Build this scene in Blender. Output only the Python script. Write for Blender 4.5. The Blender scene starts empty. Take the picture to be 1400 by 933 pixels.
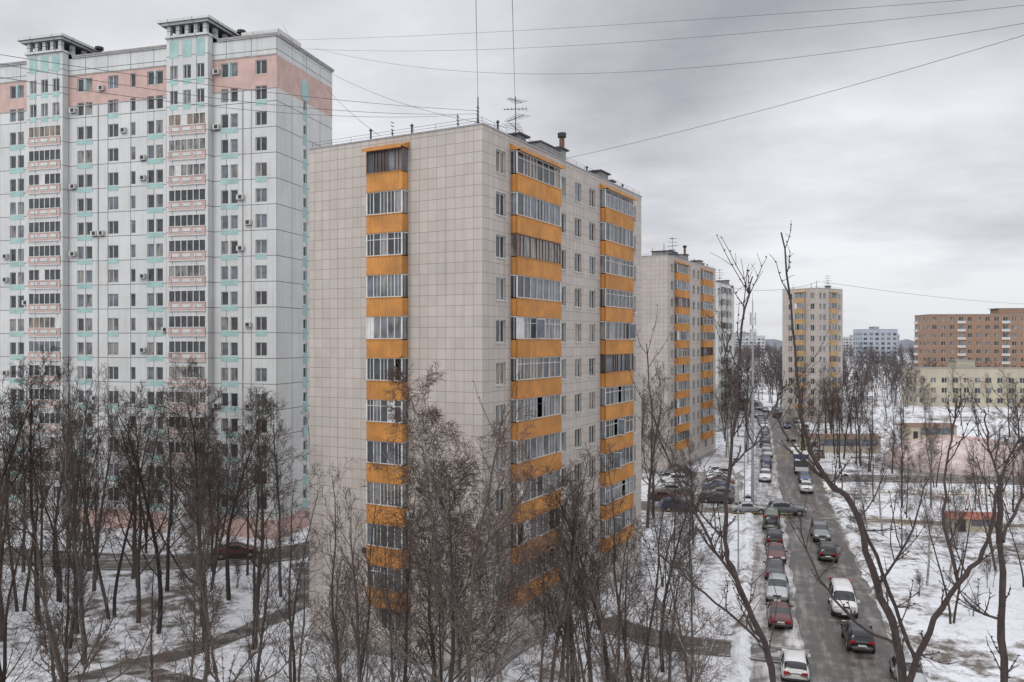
import bpy, math, random
from mathutils import Vector, Matrix
R=random.Random(11)
scene=bpy.context.scene
H=21.5
# ------------------------------------------------------------ materials
def newmat(name):
    m=bpy.data.materials.new(name); m.use_nodes=True
    nt=m.node_tree; b=nt.nodes['Principled BSDF']; return m,nt,b
def N(nt,t,**k):
    n=nt.nodes.new(t)
    for a,v in k.items(): setattr(n,a,v)
    return n
def mathn(nt,op,a,b=None,clamp=False):
    n=N(nt,'ShaderNodeMath',operation=op); n.use_clamp=clamp
    for i,x in enumerate((a,b)):
        if x is None: continue
        if isinstance(x,(int,float)): n.inputs[i].default_value=x
        else: nt.links.new(x,n.inputs[i])
    return n.outputs[0]
def mixc(nt,f,a,b,mode='MIX'):
    n=N(nt,'ShaderNodeMix',data_type='RGBA',blend_type=mode)
    for s,x in ((n.inputs[0],f),(n.inputs[6],a),(n.inputs[7],b)):
        if isinstance(x,(int,float)): s.default_value=x
        elif isinstance(x,tuple): s.default_value=(*x[:3],1)
        else: nt.links.new(x,s)
    return n.outputs[2]
def noise(nt,scale,detail=4,rough=.55,vec=None):
    n=N(nt,'ShaderNodeTexNoise'); n.inputs['Scale'].default_value=scale
    n.inputs['Detail'].default_value=detail; n.inputs['Roughness'].default_value=rough
    if vec is None:
        tc=N(nt,'ShaderNodeTexCoord'); vec=tc.outputs['Object']
    nt.links.new(vec,n.inputs['Vector']); return n.outputs['Fac']
def ramp(nt,f,lo,hi):
    n=N(nt,'ShaderNodeMapRange'); n.clamp=True
    nt.links.new(f,n.inputs[0]); n.inputs[1].default_value=lo; n.inputs[2].default_value=hi
    return n.outputs[0]
def M(name,col,rough=.7,var=.25,scale=3.,metal=0.,bump=0.,streak=0.):
    m,nt,b=newmat(name)
    f=noise(nt,scale,5)
    c=mixc(nt,ramp(nt,f,.3,.7),tuple(x*(1-var) for x in col),tuple(min(1,x*(1+var*.5)) for x in col))
    if streak:
        tc=N(nt,'ShaderNodeTexCoord'); mp=N(nt,'ShaderNodeMapping'); mp.inputs['Scale'].default_value=(2.2,2.2,.35); nt.links.new(tc.outputs['Object'],mp.inputs[0])
        g=ramp(nt,noise(nt,1.,6,.7,mp.outputs[0]),.45,.75)
        c=mixc(nt,mathn(nt,'MULTIPLY',g,streak),c,(.17,.12,.08))
    nt.links.new(c,b.inputs['Base Color']); b.inputs['Roughness'].default_value=rough
    b.inputs['Metallic'].default_value=metal
    if bump:
        bn=N(nt,'ShaderNodeBump'); bn.inputs['Strength'].default_value=bump; bn.inputs['Distance'].default_value=.05
        nt.links.new(f,bn.inputs['Height']); nt.links.new(bn.outputs[0],b.inputs['Normal'])
    return m
def flat(name,col,rough=.9):
    m,nt,b=newmat(name); b.inputs['Base Color'].default_value=(*col,1); b.inputs['Roughness'].default_value=rough
    b.inputs['Specular IOR Level'].default_value=.15
    oi=N(nt,'ShaderNodeObjectInfo')
    c=mixc(nt,oi.outputs['Random'],tuple(x*.7 for x in col),tuple(x*1.35 for x in col)); nt.links.new(c,b.inputs['Base Color'])
    return m
def wallcoord(nt):
    tc=N(nt,'ShaderNodeTexCoord'); s=N(nt,'ShaderNodeSeparateXYZ'); nt.links.new(tc.outputs['Object'],s.inputs[0])
    sn=N(nt,'ShaderNodeSeparateXYZ'); nt.links.new(tc.outputs['Normal'],sn.inputs[0])
    u=mathn(nt,'ADD',mathn(nt,'MULTIPLY',s.outputs[0],mathn(nt,'ABSOLUTE',sn.outputs[1])),
                     mathn(nt,'MULTIPLY',s.outputs[1],mathn(nt,'ABSOLUTE',sn.outputs[0])))
    c=N(nt,'ShaderNodeCombineXYZ'); nt.links.new(u,c.inputs[0]); nt.links.new(s.outputs[2],c.inputs[1])
    return c.outputs[0],s,u
def tiled(name,col,bw,bh,mortar,mcol,var=.06,stain=.18,offset=0.,streak=.12):
    m,nt,b=newmat(name)
    v,s,u=wallcoord(nt)
    br=N(nt,'ShaderNodeTexBrick'); br.offset=offset; br.squash=1
    nt.links.new(v,br.inputs['Vector'])
    br.inputs['Color1'].default_value=(*[x*(1-var) for x in col],1); br.inputs['Color2'].default_value=(*[x*(1+var) for x in col],1)
    br.inputs['Mortar'].default_value=(*mcol,1); br.inputs['Scale'].default_value=1
    br.inputs['Mortar Size'].default_value=mortar; br.inputs['Mortar Smooth'].default_value=.3
    br.inputs['Brick Width'].default_value=bw; br.inputs['Row Height'].default_value=bh
    f1=ramp(nt,noise(nt,.22,6,.65),.38,.72)
    c=mixc(nt,mathn(nt,'MULTIPLY',f1,stain),br.outputs['Color'],(.2,.17,.15))
    mp=N(nt,'ShaderNodeMapping'); mp.inputs['Scale'].default_value=(3.,.12,1); nt.links.new(v,mp.inputs[0])
    f2=ramp(nt,noise(nt,1.,5,.6,mp.outputs[0]),.5,.8)
    c=mixc(nt,mathn(nt,'MULTIPLY',f2,streak),c,(.16,.14,.12))
    nt.links.new(c,b.inputs['Base Color']); b.inputs['Roughness'].default_value=.75
    return m
def glass(name,col,rough=.08,stripe=0.,col2=(.4,.38,.36)):
    m,nt,b=newmat(name)
    v,s,u=wallcoord(nt)
    f=noise(nt,.8,3,.6,v)
    c=mixc(nt,ramp(nt,f,.35,.7),col,tuple(x*2.2+.01 for x in col))
    if stripe:
        mp=N(nt,'ShaderNodeMapping'); mp.inputs['Scale'].default_value=(9,.25,1); nt.links.new(v,mp.inputs[0])
        g=ramp(nt,noise(nt,1.,4,.7,mp.outputs[0]),.4,.62)
        mp2=N(nt,'ShaderNodeMapping'); mp2.inputs['Scale'].default_value=(.9,.35,1); nt.links.new(v,mp2.inputs[0])
        g2=ramp(nt,noise(nt,1.,2,.5,mp2.outputs[0]),.42,.56)
        c=mixc(nt,mathn(nt,'MULTIPLY',g2,mathn(nt,'ADD',mathn(nt,'MULTIPLY',g,.5),.5)),c,col2)
    nt.links.new(c,b.inputs['Base Color']); b.inputs['Roughness'].default_value=rough; b.inputs['IOR'].default_value=1.6
    return m
m_tile=tiled('facade_tile',(.505,.455,.415),.70,.70,.019,(.24,.205,.18),.055,.26,0.,.24)
m_panel=tiled('white_panel',(.62,.635,.63),3.15,2.8,.045,(.12,.13,.14),.04,.2,0.,.28)
m_panelw=tiled('white_panel_far',(.60,.60,.58),3.,2.8,.06,(.3,.3,.3),.03,.1)
m_brick=tiled('tan_brick',(.35,.215,.145),3.2,2.9,.10,(.28,.19,.145),.05,.18)
m_yel=tiled('yellow_render',(.50,.455,.35),3.2,3.2,.04,(.4,.36,.28),.05,.2)
m_pink=M('pink_panel',(.57,.40,.36),.75,.18,.8,streak=.2)
m_cyan=M('turquoise_panel',(.35,.52,.50),.75,.18,.8)
m_orange=M('orange_sheet',(.57,.248,.055),.6,.3,.6,streak=.35)
m_oranged=M('orange_trim',(.42,.185,.045),.5,.2,1.5)
m_ochre=M('ochre_panel',(.47,.31,.15),.7,.2,1.)
m_frame=M('white_frame',(.64,.64,.63),.45,.2,2.)
m_frameb=M('brown_frame',(.16,.08,.045),.5,.2,2.)
m_g1=glass('glass_dark',(.025,.028,.032))
m_g2=glass('glass_curtain',(.05,.05,.055),.12,1,(.32,.31,.29))
m_g3=glass('glass_grey',(.09,.10,.115),.06)
m_g4=glass('glass_warm_curtain',(.06,.05,.045),.15,1,(.31,.25,.19))
GL=[m_g1,m_g1,m_g2,m_g3,m_g4,m_g1]
m_conc=M('concrete',(.33,.32,.31),.85,.3,1.2,0,.2)
m_dark=M('dark_metal',(.03,.03,.032),.5,.3,4)
m_tar=M('roof_tar',(.07,.07,.075),.9,.4,.7)
m_ac=M('ac_casing',(.55,.55,.53),.5,.1,3)
m_galv=M('galvanised_metal',(.36,.37,.39),.45,.2,3,.5)
m_red=M('red_paint',(.30,.09,.055),.5,.25,3)
m_yp=M('yellow_paint',(.42,.30,.06),.5,.25,3)
# ------------------------------------------------------------ mesh builder
class MB:
    def __init__(s): s.v=[];s.f=[];s.m=[];s.mats=[];s.idx={}
    def mi(s,mat):
        if mat.name not in s.idx: s.idx[mat.name]=len(s.mats); s.mats.append(mat)
        return s.idx[mat.name]
    def poly(s,pts,mat):
        b=len(s.v); s.v+= [tuple(p) for p in pts]; s.f.append(tuple(range(b,b+len(pts)))); s.m.append(s.mi(mat))
    def box(s,pt,u0,u1,n0,n1,z0,z1,mat):
        b=len(s.v)
        for z in (z0,z1):
            for (u,n) in ((u0,n0),(u1,n0),(u1,n1),(u0,n1)): s.v.append(tuple(pt(u,n,z)))
        k=s.mi(mat)
        for f in ((0,3,2,1),(4,5,6,7),(0,1,5,4),(1,2,6,5),(2,3,7,6),(3,0,4,7)):
            s.f.append(tuple(b+i for i in f)); s.m.append(k)
    def spike(s,p,q,r,mat):
        k=s.mi(mat); d=q-p; a=d.cross(Vector((.3,.9,.1)))
        if a.length<1e-5: a=Vector((1,0,0))
        a.normalize(); c=d.cross(a).normalized(); b=len(s.v)
        for t in (0,2.09,4.19):
            w=p+(a*math.cos(t)+c*math.sin(t))*r; s.v.append((w.x,w.y,w.z))
        s.v.append((q.x,q.y,q.z))
        for i in range(3): s.f.append((b+i,b+(i+1)%3,b+3)); s.m.append(k)
    def tube(s,pts,rads,sides,mat,cap=False):
        k=s.mi(mat); n=len(pts); rings=[]
        for i in range(n):
            d=(pts[min(i+1,n-1)]-pts[max(i-1,0)])
            if d.length<1e-7: d=Vector((0,0,1))
            d.normalize()
            a=d.cross(Vector((.3,.9,.1)));
            if a.length<.05: a=d.cross(Vector((1,0,0)))
            a.normalize(); c=d.cross(a)
            b=len(s.v); r=rads[i]
            for j in range(sides):
                t=2*math.pi*j/sides; q=pts[i]+(a*math.cos(t)+c*math.sin(t))*r; s.v.append((q.x,q.y,q.z))
            rings.append(b)
        for i in range(n-1):
            for j in range(sides):
                j2=(j+1)%sides
                s.f.append((rings[i]+j,rings[i]+j2,rings[i+1]+j2,rings[i+1]+j)); s.m.append(k)
        if cap:
            s.f.append(tuple(rings[-1]+j for j in range(sides))); s.m.append(k)
            s.f.append(tuple(rings[0]+j for j in range(sides))); s.m.append(k)
    def mesh(s,name,smooth=False):
        me=bpy.data.meshes.new(name); me.from_pydata(s.v,[],s.f)
        for m in s.mats: me.materials.append(m)
        me.polygons.foreach_set('material_index',s.m)
        if smooth: me.polygons.foreach_set('use_smooth',[True]*len(s.f))
        me.update(); return me
    def obj(s,name,parent=None,smooth=False):
        return link(s.mesh(name,smooth),name,parent)
def link(me,name,parent=None,col=None):
    o=bpy.data.objects.new(name,me); (col or scene.collection).objects.link(o)
    if parent: o.parent=parent
    return o
def empty(name,loc=(0,0,0),rot=0.,sc=1.):
    e=bpy.data.objects.new(name,None); scene.collection.objects.link(e); e.empty_display_size=.5
    e.location=loc; e.rotation_euler=(0,0,rot); e.scale=(sc,sc,sc) if not isinstance(sc,tuple) else sc
    return e
P=lambda x,y,z: Vector((x,y,z))
S=lambda u,n,z: Vector((u,-n,z))
W=lambda u,n,z: Vector((-n,u,z))
def facade(mb,pt,u0,u1,z0,z1,ops,mat,n=0.,matf=None):
    cl=lambda x,a,b:min(max(x,a),b)
    us=sorted(set([u0,u1]+[cl(round(x,4),u0,u1) for o in ops for x in o[:2]])); zs=sorted(set([z0,z1]+[cl(round(x,4),z0,z1) for o in ops for x in o[2:4]]))
    for i in range(len(us)-1):
        uc=(us[i]+us[i+1])/2; col=[o for o in ops if o[0]<uc<o[1]]
        za=None
        for j in range(len(zs)-1):
            zc=(zs[j]+zs[j+1])/2
            hole=any(o[2]<zc<o[3] for o in col)
            if hole:
                if za is not None: mb.poly([pt(us[i],n,za),pt(us[i+1],n,za),pt(us[i+1],n,zs[j]),pt(us[i],n,zs[j])],mat); za=None
            elif za is None: za=zs[j]
        if za is not None: mb.poly([pt(us[i],n,za),pt(us[i+1],n,za),pt(us[i+1],n,zs[-1]),pt(us[i],n,zs[-1])],mat)
def window(mw,mg,pt,u0,u1,z0,z1,n=0.,d=.16,panes=2,fm=None,wall=None,gm=None,sill=True,trans=False):
    fm=fm or m_frame; gm=gm or R.choice(GL); wall=wall or m_conc
    a=n-d
    for q in ([(u0,z0),(u0,z1)],[(u1,z0),(u1,z1)],[(u0,z0),(u1,z0)],[(u0,z1),(u1,z1)]):
        (ua,zA),(ub,zB)=q
        mw.poly([pt(ua,n,zA),pt(ub,n,zB),pt(ub,a-.05,zB),pt(ua,a-.05,zA)],wall)
    t=.065
    mw.box(pt,u0,u1,a-.03,a+.04,z0,z0+t,fm); mw.box(pt,u0,u1,a-.03,a+.04,z1-t,z1,fm)
    mw.box(pt,u0,u0+t,a-.03,a+.037,z0+t,z1-t,fm); mw.box(pt,u1-t,u1,a-.03,a+.037,z0+t,z1-t,fm)
    w=(u1-u0)/panes
    for k in range(1,panes):
        uu=u0+w*k+(0.1 if panes==2 else 0); mw.box(pt,uu-t*.6,uu+t*.6,a-.03,a+.034,z0+t,z1-t,fm)
    mg.poly([pt(u0,a,z0),pt(u1,a,z0),pt(u1,a,z1),pt(u0,a,z1)],gm)
    if sill: mw.box(pt,u0-.05,u1+.05,n+.002,n+.09,z0-.06,z0-.01,fm)
def corrug(mb,pt,u0,u1,n,z0,z1,mat,step=.11,amp=.035):
    k=max(2,int((u1-u0)/step)); prev=None
    for i in range(k+1):
        u=u0+(u1-u0)*i/k; nn=n+(amp if i%2 else 0); cur=(u,nn)
        if prev: mb.poly([pt(prev[0],prev[1],z0),pt(u,nn,z0),pt(u,nn,z1),pt(prev[0],prev[1],z1)],mat)
        prev=cur
def balcony(mb,mw,mg,pt,u0,u1,p,z,panes,top=False,wall=None,om=None):
    om=om or m_orange; od=m_oranged if om is m_orange else om
    mb.box(pt,u0,u1,.003,p-.02,z-.12,z,m_conc)
    corrug(mb,pt,u0-.02,u1+.02,p,z-.14,z+1.02,om,.16,.045)
    mb.box(pt,u0-.03,u1+.03,p-.05,p+.06,z+1.02,z+1.08,od)
    mb.box(pt,u0-.03,u1+.03,p-.05,p+.06,z-.2,z-.14,od)
    for ue in (u0-.02,u1+.02):
        q=lambda n_,uu_,z_,ue=ue: pt(ue+(-uu_ if ue<(u0+u1)/2 else uu_),n_,z_)
        corrug(mb,q,.002,p,0,z-.14,z+1.02,om,.16,.045)
    r=R.random(); fm=m_frameb if r<.07 else m_frame
    g=R.choice([m_g1,m_g2,m_g1,m_g3,m_g4]); g2=R.choice([m_g1,m_g3,m_g2])
    za,zb=z+1.09,z+2.56
    w=(u1-u0)/panes
    for i in range(panes):
        if R.random()<.04: continue
        mg.poly([pt(u0+i*w,p-.06,za),pt(u0+(i+1)*w,p-.06,za),pt(u0+(i+1)*w,p-.06,zb),pt(u0+i*w,p-.06,zb)],g if R.random()<.7 else g2)
        if R.random()<.05:
            a=pt(u0+i*w+.05,p,za+.05); b_=pt(u0+i*w+.28,p+.5,za+.05); up=Vector((0,0,1.35)); mg.poly([a,b_,b_+up,a+up],m_g3)
            for (c0,c1) in ((a,b_),(b_,b_+up),(a+up,b_+up)): mw.tube([c0,c1],[.035,.035],4,fm)
    if R.random()<.22:
        i=R.randrange(panes); mw.box(pt,u0+i*w,u0+(i+1)*w,p-.055,p-.03,za,zb,m_frame)
    for i in range(panes+1):
        uu=u0+i*w; t=.05 if i in(0,panes) else .03
        mw.box(pt,uu-t,uu+t,p-.08,p,za,zb,fm)
        if i<panes and R.random()<.35: mw.box(pt,uu+w*.5-.016,uu+w*.5+.016,p-.078,p-.005,za,zb,fm)
    mw.box(pt,u0,u1,p-.083,p+.003,zb,zb+.08,fm); mw.box(pt,u0,u1,p-.083,p+.003,za,za+.05,fm)
    if R.random()<.35: mw.box(pt,u0,u1,p-.075,p-.004,zb-.4,zb-.36,fm)
    for ue in (u0,u1):
        mg.poly([pt(ue,.003,za),pt(ue,p-.06,za),pt(ue,p-.06,zb),pt(ue,.003,zb)],g2)
        mw.box(pt,ue-.02,ue+.02,.003,p-.09,zb,zb+.08,fm); mw.box(pt,ue-.022,ue+.022,p*.5-.02,p*.5+.02,za,zb,fm)
    mg.poly([pt(u0,-.02,z),pt(u1,-.02,z),pt(u1,-.02,z+2.6),pt(u0,-.02,z+2.6)],m_g1)
    if top:
        a=[pt(u0-.15,.003,zb+.55),pt(u1+.15,.003,zb+.55),pt(u1+.15,p+.3,zb+.12),pt(u0-.15,p+.3,zb+.12)]
        mb.poly(a,od); mb.poly([x-Vector((0,0,.07)) for x in a],od)
        mb.box(pt,u0-.16,u1+.16,p+.295,p+.33,zb-.02,zb+.2,om)
        for ue in(u0-.15,u1+.15): mb.poly([pt(ue,.003,zb+.08),pt(ue,p+.2,zb+.08),pt(ue,p+.3,zb+.12),pt(ue,.003,zb+.55)],om)
def ac(mb,pt,u,z):
    mb.box(pt,u,u+.8,.08,.38,z,z+.55,m_ac); mb.box(pt,u+.12,u+.55,.382,.39,z+.07,z+.48,m_dark); mb.box(pt,u+.1,u+.7,.003,.08,z-.05,z-.01,m_dark)
FL=2.8; Z0=.95
def block(name,Lx,Ly,nf,Sw,Sb,Ww,Wb,wallmat,om=None):
    mw=MB();mf=MB();mg=MB();mb=MB();mr=MB();ma=MB()
    top=Z0+nf*FL+.75
    for pt,L,wins,bals,p in ((S,Lx,Sw,Sb,.5),(W,Ly,Ww,Wb,.7)):
        ops=[]
        for k in range(nf):
            z=Z0+k*FL
            for (a,b) in wins: ops.append((a,b,z+.85,z+2.35)); window(mf,mg,pt,a,b,z+.85,z+2.35,panes=2 if b-a<1.6 else 3,wall=wallmat)
            for (a,b,n) in bals:
                if k>0:
                    balcony(mb,mf,mg,pt,a,b,p,z,n,top=(k==nf-1),om=om); ops.append((a+.02,b-.02,z+.02,z+2.55))
                else:
                    c=(a+b)/2; ops.append((c-.9,c+.9,z+.85,z+2.35)); window(mf,mg,pt,c-.9,c+.9,z+.85,z+2.35,panes=3,wall=wallmat)
                if k>0 and R.random()<.16: ac(ma,pt,a-.95 if R.random()<.5 else b+.1,z+.3)
        facade(mw,pt,0,L,0,top,ops,wallmat)
    mw.poly([(0,Ly,0),(Lx,Ly,0),(Lx,Ly,top),(0,Ly,top)],wallmat); mw.poly([(Lx,0,0),(Lx,Ly,0),(Lx,Ly,top),(Lx,0,top)],wallmat)
    mr.box(P,.25,Lx-.25,.25,Ly-.25,top-.5,top-.3,m_tar)
    for a in ((-.06,Lx+.06,-.06,.28),(-.06,Lx+.06,Ly-.28,Ly+.06)): mr.box(P,a[0],a[1],a[2],a[3],top,top+.09,m_galv)
    for a in ((-.06,.28,.28,Ly-.28),(Lx-.28,Lx+.06,.28,Ly-.28)): mr.box(P,*a,top,top+.087,m_galv)
    mr.box(P,-.05,Lx+.05,-.05,-.002,0,.6,m_conc); mr.box(P,-.05,-.002,-.002,Ly,0,.6,m_conc)
    for (A,B) in (((0.15,.15),(Lx-.15,.15)),((.15,.15),(.15,Ly-.15))):
        A=Vector((*A,0));B=Vector((*B,0)); n=int((B-A).length/1.6)
        for i in range(n+1):
            q=A.lerp(B,i/n); mr.tube([q+Vector((0,0,top+.08)),q+Vector((0,0,top+.5))],[.014,.014],4,m_dark)
        for h in(.3,.5): mr.tube([A+Vector((0,0,top+h)),B+Vector((0,0,top+h))],[.011,.011],4,m_dark)
    for (x,y,w,d,h,wd) in ((6.2,.7,1.1,1.,.8,.25),(9.6,.7,3.4,2.2,1.0,.1),(13.4,.9,1.2,1.1,1.35,.2),(21.2,.7,1.9,1.5,.95,.2),(17,5,4.4,3.4,2.6,.2),(24.6,1,.8,.8,.7,.15)):
        if x+w<Lx-1 and y+d<Ly-1:
            mr.box(P,x,x+w,y,y+d,top-.3,top+h,m_conc); mr.box(P,x-wd,x+w+wd,y-wd,y+d+wd,top+h,top+h+.12,m_tar)
    if Lx>20:
        mr.tube([P(16.2,2,top-.3),P(16.2,2,top+2.9)],[.22,.22],10,m_frameb,True); mr.tube([P(16.2,2,top+2.95),P(16.2,2,top+3.3)],[.36,.36],10,m_dark,True)
        for x,y,h in ((3,.6,.9),(12,6,1.2),(19.5,1.2,1.),(27.5,1.,.8),(.7,6,.8),(.7,9.5,.9)): mr.tube([P(x,y,top-.3),P(x,y,top+h)],[.07,.07],6,m_dark,True); mr.tube([P(x,y,top+h),P(x,y,top+h+.14)],[.15,.05],6,m_dark,True)
    return mw,mf,mg,mb,mr,ma,top
def antenna(mb,x,y,z,h,kind,t=1.):
    mb.tube([P(x,y,z),P(x,y,z+h)],[.045*t,.028*t],5,m_dark)
    if kind=='yagi':
        for k,(zz,l) in enumerate(((h*.45,2.2),(h*.62,1.8),(h*.78,1.4),(h*.93,1.2))):
            a=.2+k*.9; d=Vector((math.cos(a),math.sin(a),0)); c=P(x,y,z+zz)
            mb.tube([c-d*l*.6,c+d*l*.6],[.024,.024],4,m_dark)
            e=Vector((-d.y,d.x,0))
            for i in range(7):
                q=c+d*l*(.58-i*.19); mb.tube([q-e*(.28+.06*i),q+e*(.28+.06*i)],[.014,.014],4,m_dark)
    else:
        for a in (0,2.1,4.2):
            mb.tube([P(x,y,z+h*.3),P(x+math.cos(a)*.5,y+math.sin(a)*.5,z)],[.015,.015],4,m_dark)
        for i in range(5): mb.tube([P(x-.16,y,z+.4+i*.25),P(x+.16,y,z+.4+i*.25)],[.03,.03],4,m_dark)
def finish_block(bl,name,loc,rot,sc=1.):
    mw,mf,mg,mb,mr,ma,top=bl
    key=id(bl)
    if not hasattr(finish_block,'c'): finish_block.c={}
    if key not in finish_block.c:
        mt=MB()
        antenna(mt,.9,.9,top,2.1,'stick',1.4); antenna(mt,7.0,1.4,top-.3,4.1,'yagi'); antenna(mt,1.2,8,top,.9,'stick'); antenna(mt,2.1,3.2,top,1.6,'stick')
        finish_block.c[key]=[(n,x.mesh(n)) for n,x in (('walls',mw),('window_frames',mf),('window_glass',mg),('balconies',mb),('roof',mr),('air_conditioners',ma),('roof_antennas',mt))]
    e=empty(name,loc,rot,sc)
    for n,me in finish_block.c[key]: link(me,n,e)
    return e
ANG=math.atan2(.879,.477)
b1=block('b1',29.9,14.5,12,[(1.7,3.0),(11.3,12.6),(14.3,15.6),(17.2,18.5),(27.0,28.3)],[(3.75,10.6,7),(19.6,26.3,7)],[],[(5.83,8.75,5)],m_tile)
TOP=b1[-1]
finish_block(b1,'panel_apartment_block',(-1.86,51.9,0),ANG)
finish_block(b1,'panel_apartment_block',(25.0,131,0),ANG)
R.seed(5)
b3=block('b3',12,10.5,12,[(.8,1.9),(2.6,3.8),(9.8,11)],[(5.6,8.6,4)],[(1.,2.2),(7.5,8.7)],[(3.6,6.4,4)],m_tile,om=m_ochre)
finish_block(b3,'apartment_tower',(79.5,212,0),math.radians(38))
b4=block('b4',16,12,12,[(1,2.2),(6.,7.2),(12,13.4)],[(3,5.4,4),(8,11,4)],[(1.,2.2),(7.5,8.7)],[(3.6,6.4,4)],m_panelw,om=m_panelw)
finish_block(b4,'white_apartment_block',(48.5,192,0),ANG)
# ------------------------------------------------------------ 18 storey panel building
def p44():
    R.seed(21)
    mw=MB();mf=MB();mg=MB();mo=MB();mr=MB();ma=MB()
    Ly=56; Lx=12.5; TZ=54.6; nf=18
    zc=lambda k:3.8+2.8*k
    cols=[(1.92,'s'),(5.9,'p'),(15.6,'p'),(18.6,'n'),(21.3,'s'),(25.3,'p'),(35.2,'p'),(38.4,'n'),(41.2,'s'),(44.4,'p')]
    bays=[(8.0,13.35),(27.6,32.8),(47.2,52.6)]
    ops=[];
    for k in range(nf):
        z=zc(k)
        for (u,t) in cols:
            if t=='s': rr=[(u-.7,u+.7)]
            elif t=='n': rr=[(u-.35,u+.35)]
            else: rr=[(u-1.05,u-.15),(u+.15,u+1.05)]
            for (a,b) in rr:
                ops.append((a,b,z-.75,z+.75))
                window(mf,mg,W,a,b,z-.75,z+.75,panes=2 if t=='s' else 1,wall=m_panel,sill=False,gm=R.choice([m_g1,m_g1,m_g1,m_g3,m_g2]))
            if t in 'p' and k<16:
                mo.box(W,u-1.1,u+1.1,.003,.025,z-1.38,z-.8,m_cyan)
            if t=='p' and k==17: mo.box(W,u-.14,u+.14,.003,.025,z-.9,z+.9,m_cyan)
            if t=='s' and k%3==1: mo.box(W,u-.7,u+.7,.003,.025,z-1.38,z-.8,m_cyan)
            if t!='n' and R.random()<.27: ac(ma,W,u+R.choice((1.15,1.15,-1.9)),z-.9+R.choice((0,.5)))
    for (a,b) in bays: ops.append((a,b,0,TZ))
    facade(mw,W,0,Ly,0,49.0,ops,m_panel)
    facade(mw,W,0,Ly,49.0,52.6,ops,m_pink)
    facade(mw,W,0,Ly,52.6,TZ,ops,m_panel)
    for (a,b) in ((0,8),(13.35,27.6),(32.8,47.2)): mo.box(W,a,b,.003,.05,52.55,52.7,m_conc); mo.box(W,a,b,.003,.04,48.95,49.05,m_conc)
    pj=.9
    for (a,b) in bays:
        bo=[]
        for k in range(nf):
            z=zc(k)
            if k==0 or k>=16:
                for c in ((a+.95),(a+b)/2,(b-.95)):
                    bo.append((c-.5,c+.5,z-.75,z+.75)); window(mf,mg,W,c-.5,c+.5,z-.75,z+.75,n=pj,wall=m_panel,panes=2,sill=False)
                    if k>=16: mo.box(W,c-.5,c+.5,pj+.003,pj+.02,z-1.4,z-.8,m_cyan)
            else:
                bo.append((a+.3,b-.3,z-1.35,z+.95))
                mo.box(W,a+.32,b-.32,pj-.08,pj+.10,z-1.32,z-.42,m_pink)
                mo.box(W,a+.28,b-.28,pj-.10,pj+.16,z-.42,z-.34,m_frame); mo.box(W,a+.28,b-.28,pj-.10,pj+.16,z-1.40,z-1.32,m_frame)
                for c in(a+1.2,(a+b)/2,b-1.2): mo.box(W,c-.5,c+.5,pj+.101,pj+.125,z-1.12,z-.6,m_panel)
                g=R.choice(GL); n=6; w=(b-a-.6)/n
                mg.poly([W(a+.3,pj-.05,z-.34),W(b-.3,pj-.05,z-.34),W(b-.3,pj-.05,z+.95),W(a+.3,pj-.05,z+.95)],g)
                for i in range(n+1): mf.box(W,a+.3+i*w-.045,a+.3+i*w+.045,pj-.07,pj+.01,z-.34,z+.95,m_frame)
                mf.box(W,a+.3,b-.3,pj-.073,pj+.012,z+.86,z+.95,m_frame)
                if R.random()<.4: i=R.randrange(5); mf.box(W,a+.3+i*w,a+.3+(i+1)*w,pj-.045,pj-.02,z-.34,z+.9,m_frame)
        facade(mw,W,a,b,0,55.2,bo,m_panel,n=pj)
        for ue in (a,b): mw.poly([W(ue,0,0),W(ue,pj,0),W(ue,pj,55.2),W(ue,0,55.2)],m_panel)
        for c in ((a+.95),(a+b)/2,(b-.95)): mo.box(W,c-.55,c+.55,pj+.003,pj+.03,53.0,54.9,m_cyan)
        mr.box(W,a-.1,b+.1,-7,pj+.25,55.2,55.45,m_panel)
        for i in range(5):
            c=a+.35+(b-a-.7)*i/4
            mr.box(W,c-.22,c+.22,pj-.35,pj+.1,55.45,56.5,m_panel)
            mr.box(W,c-.22,c+.22,-6.5,-6.1,55.45,56.5,m_panel)
        for n_ in (-4.4,-2.7,-.9): 
            for c in (a+.35,b-.35): mr.box(W,c-.22,c+.22,n_-.22,n_+.22,55.45,56.5,m_panel)
        mr.box(W,a-.35,b+.35,-7.2,pj+.5,56.5,56.75,m_panel); mr.box(W,a-.65,b+.65,-7.5,pj+.8,56.75,57.05,m_panel)
        mr.box(W,a-6.5,a-3.2,-6,-3,54.6,56.2,m_tar)
        mr.tube([W(a-1.6,-3,54.6),W(a-1.6,-3,56.9)],[.25,.25],8,m_dark,True); mr.tube([W(a-1.6,-3,56.6),W(a-1.6,-3,56.9)],[.5,.5],8,m_dark,True)
    so=[]
    for k in range(nf-1):
        z=zc(k); so.append((5.6,6.3,z-.5,z+.6)); window(mf,mg,S,5.6,6.3,z-.5,z+.6,panes=1,wall=m_cyan,sill=False)
        mo.box(S,5.45,6.45,.003,.02,z-1.75,z-.6,m_cyan)
    facade(mw,S,0,Lx,0,49.0,so,m_panel)
    facade(mw,S,0,Lx,49.0,52.6,so,m_pink); facade(mw,S,0,Lx,52.6,TZ,[],m_panel)
    k=[S(5.95+.9*math.cos(t),.024,50.2+1.5*math.sin(t)) for t in [math.pi*i/10 for i in range(11)]]
    mo.poly(k+[S(5.05,.024,49.3),S(6.85,.024,49.3)],m_cyan)
    mw.poly([(0,Ly,0),(Lx,Ly,0),(Lx,Ly,TZ),(0,Ly,TZ)],m_panel); mw.poly([(Lx,0,0),(Lx,Ly,0),(Lx,Ly,TZ),(Lx,0,TZ)],m_panel)
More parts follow.
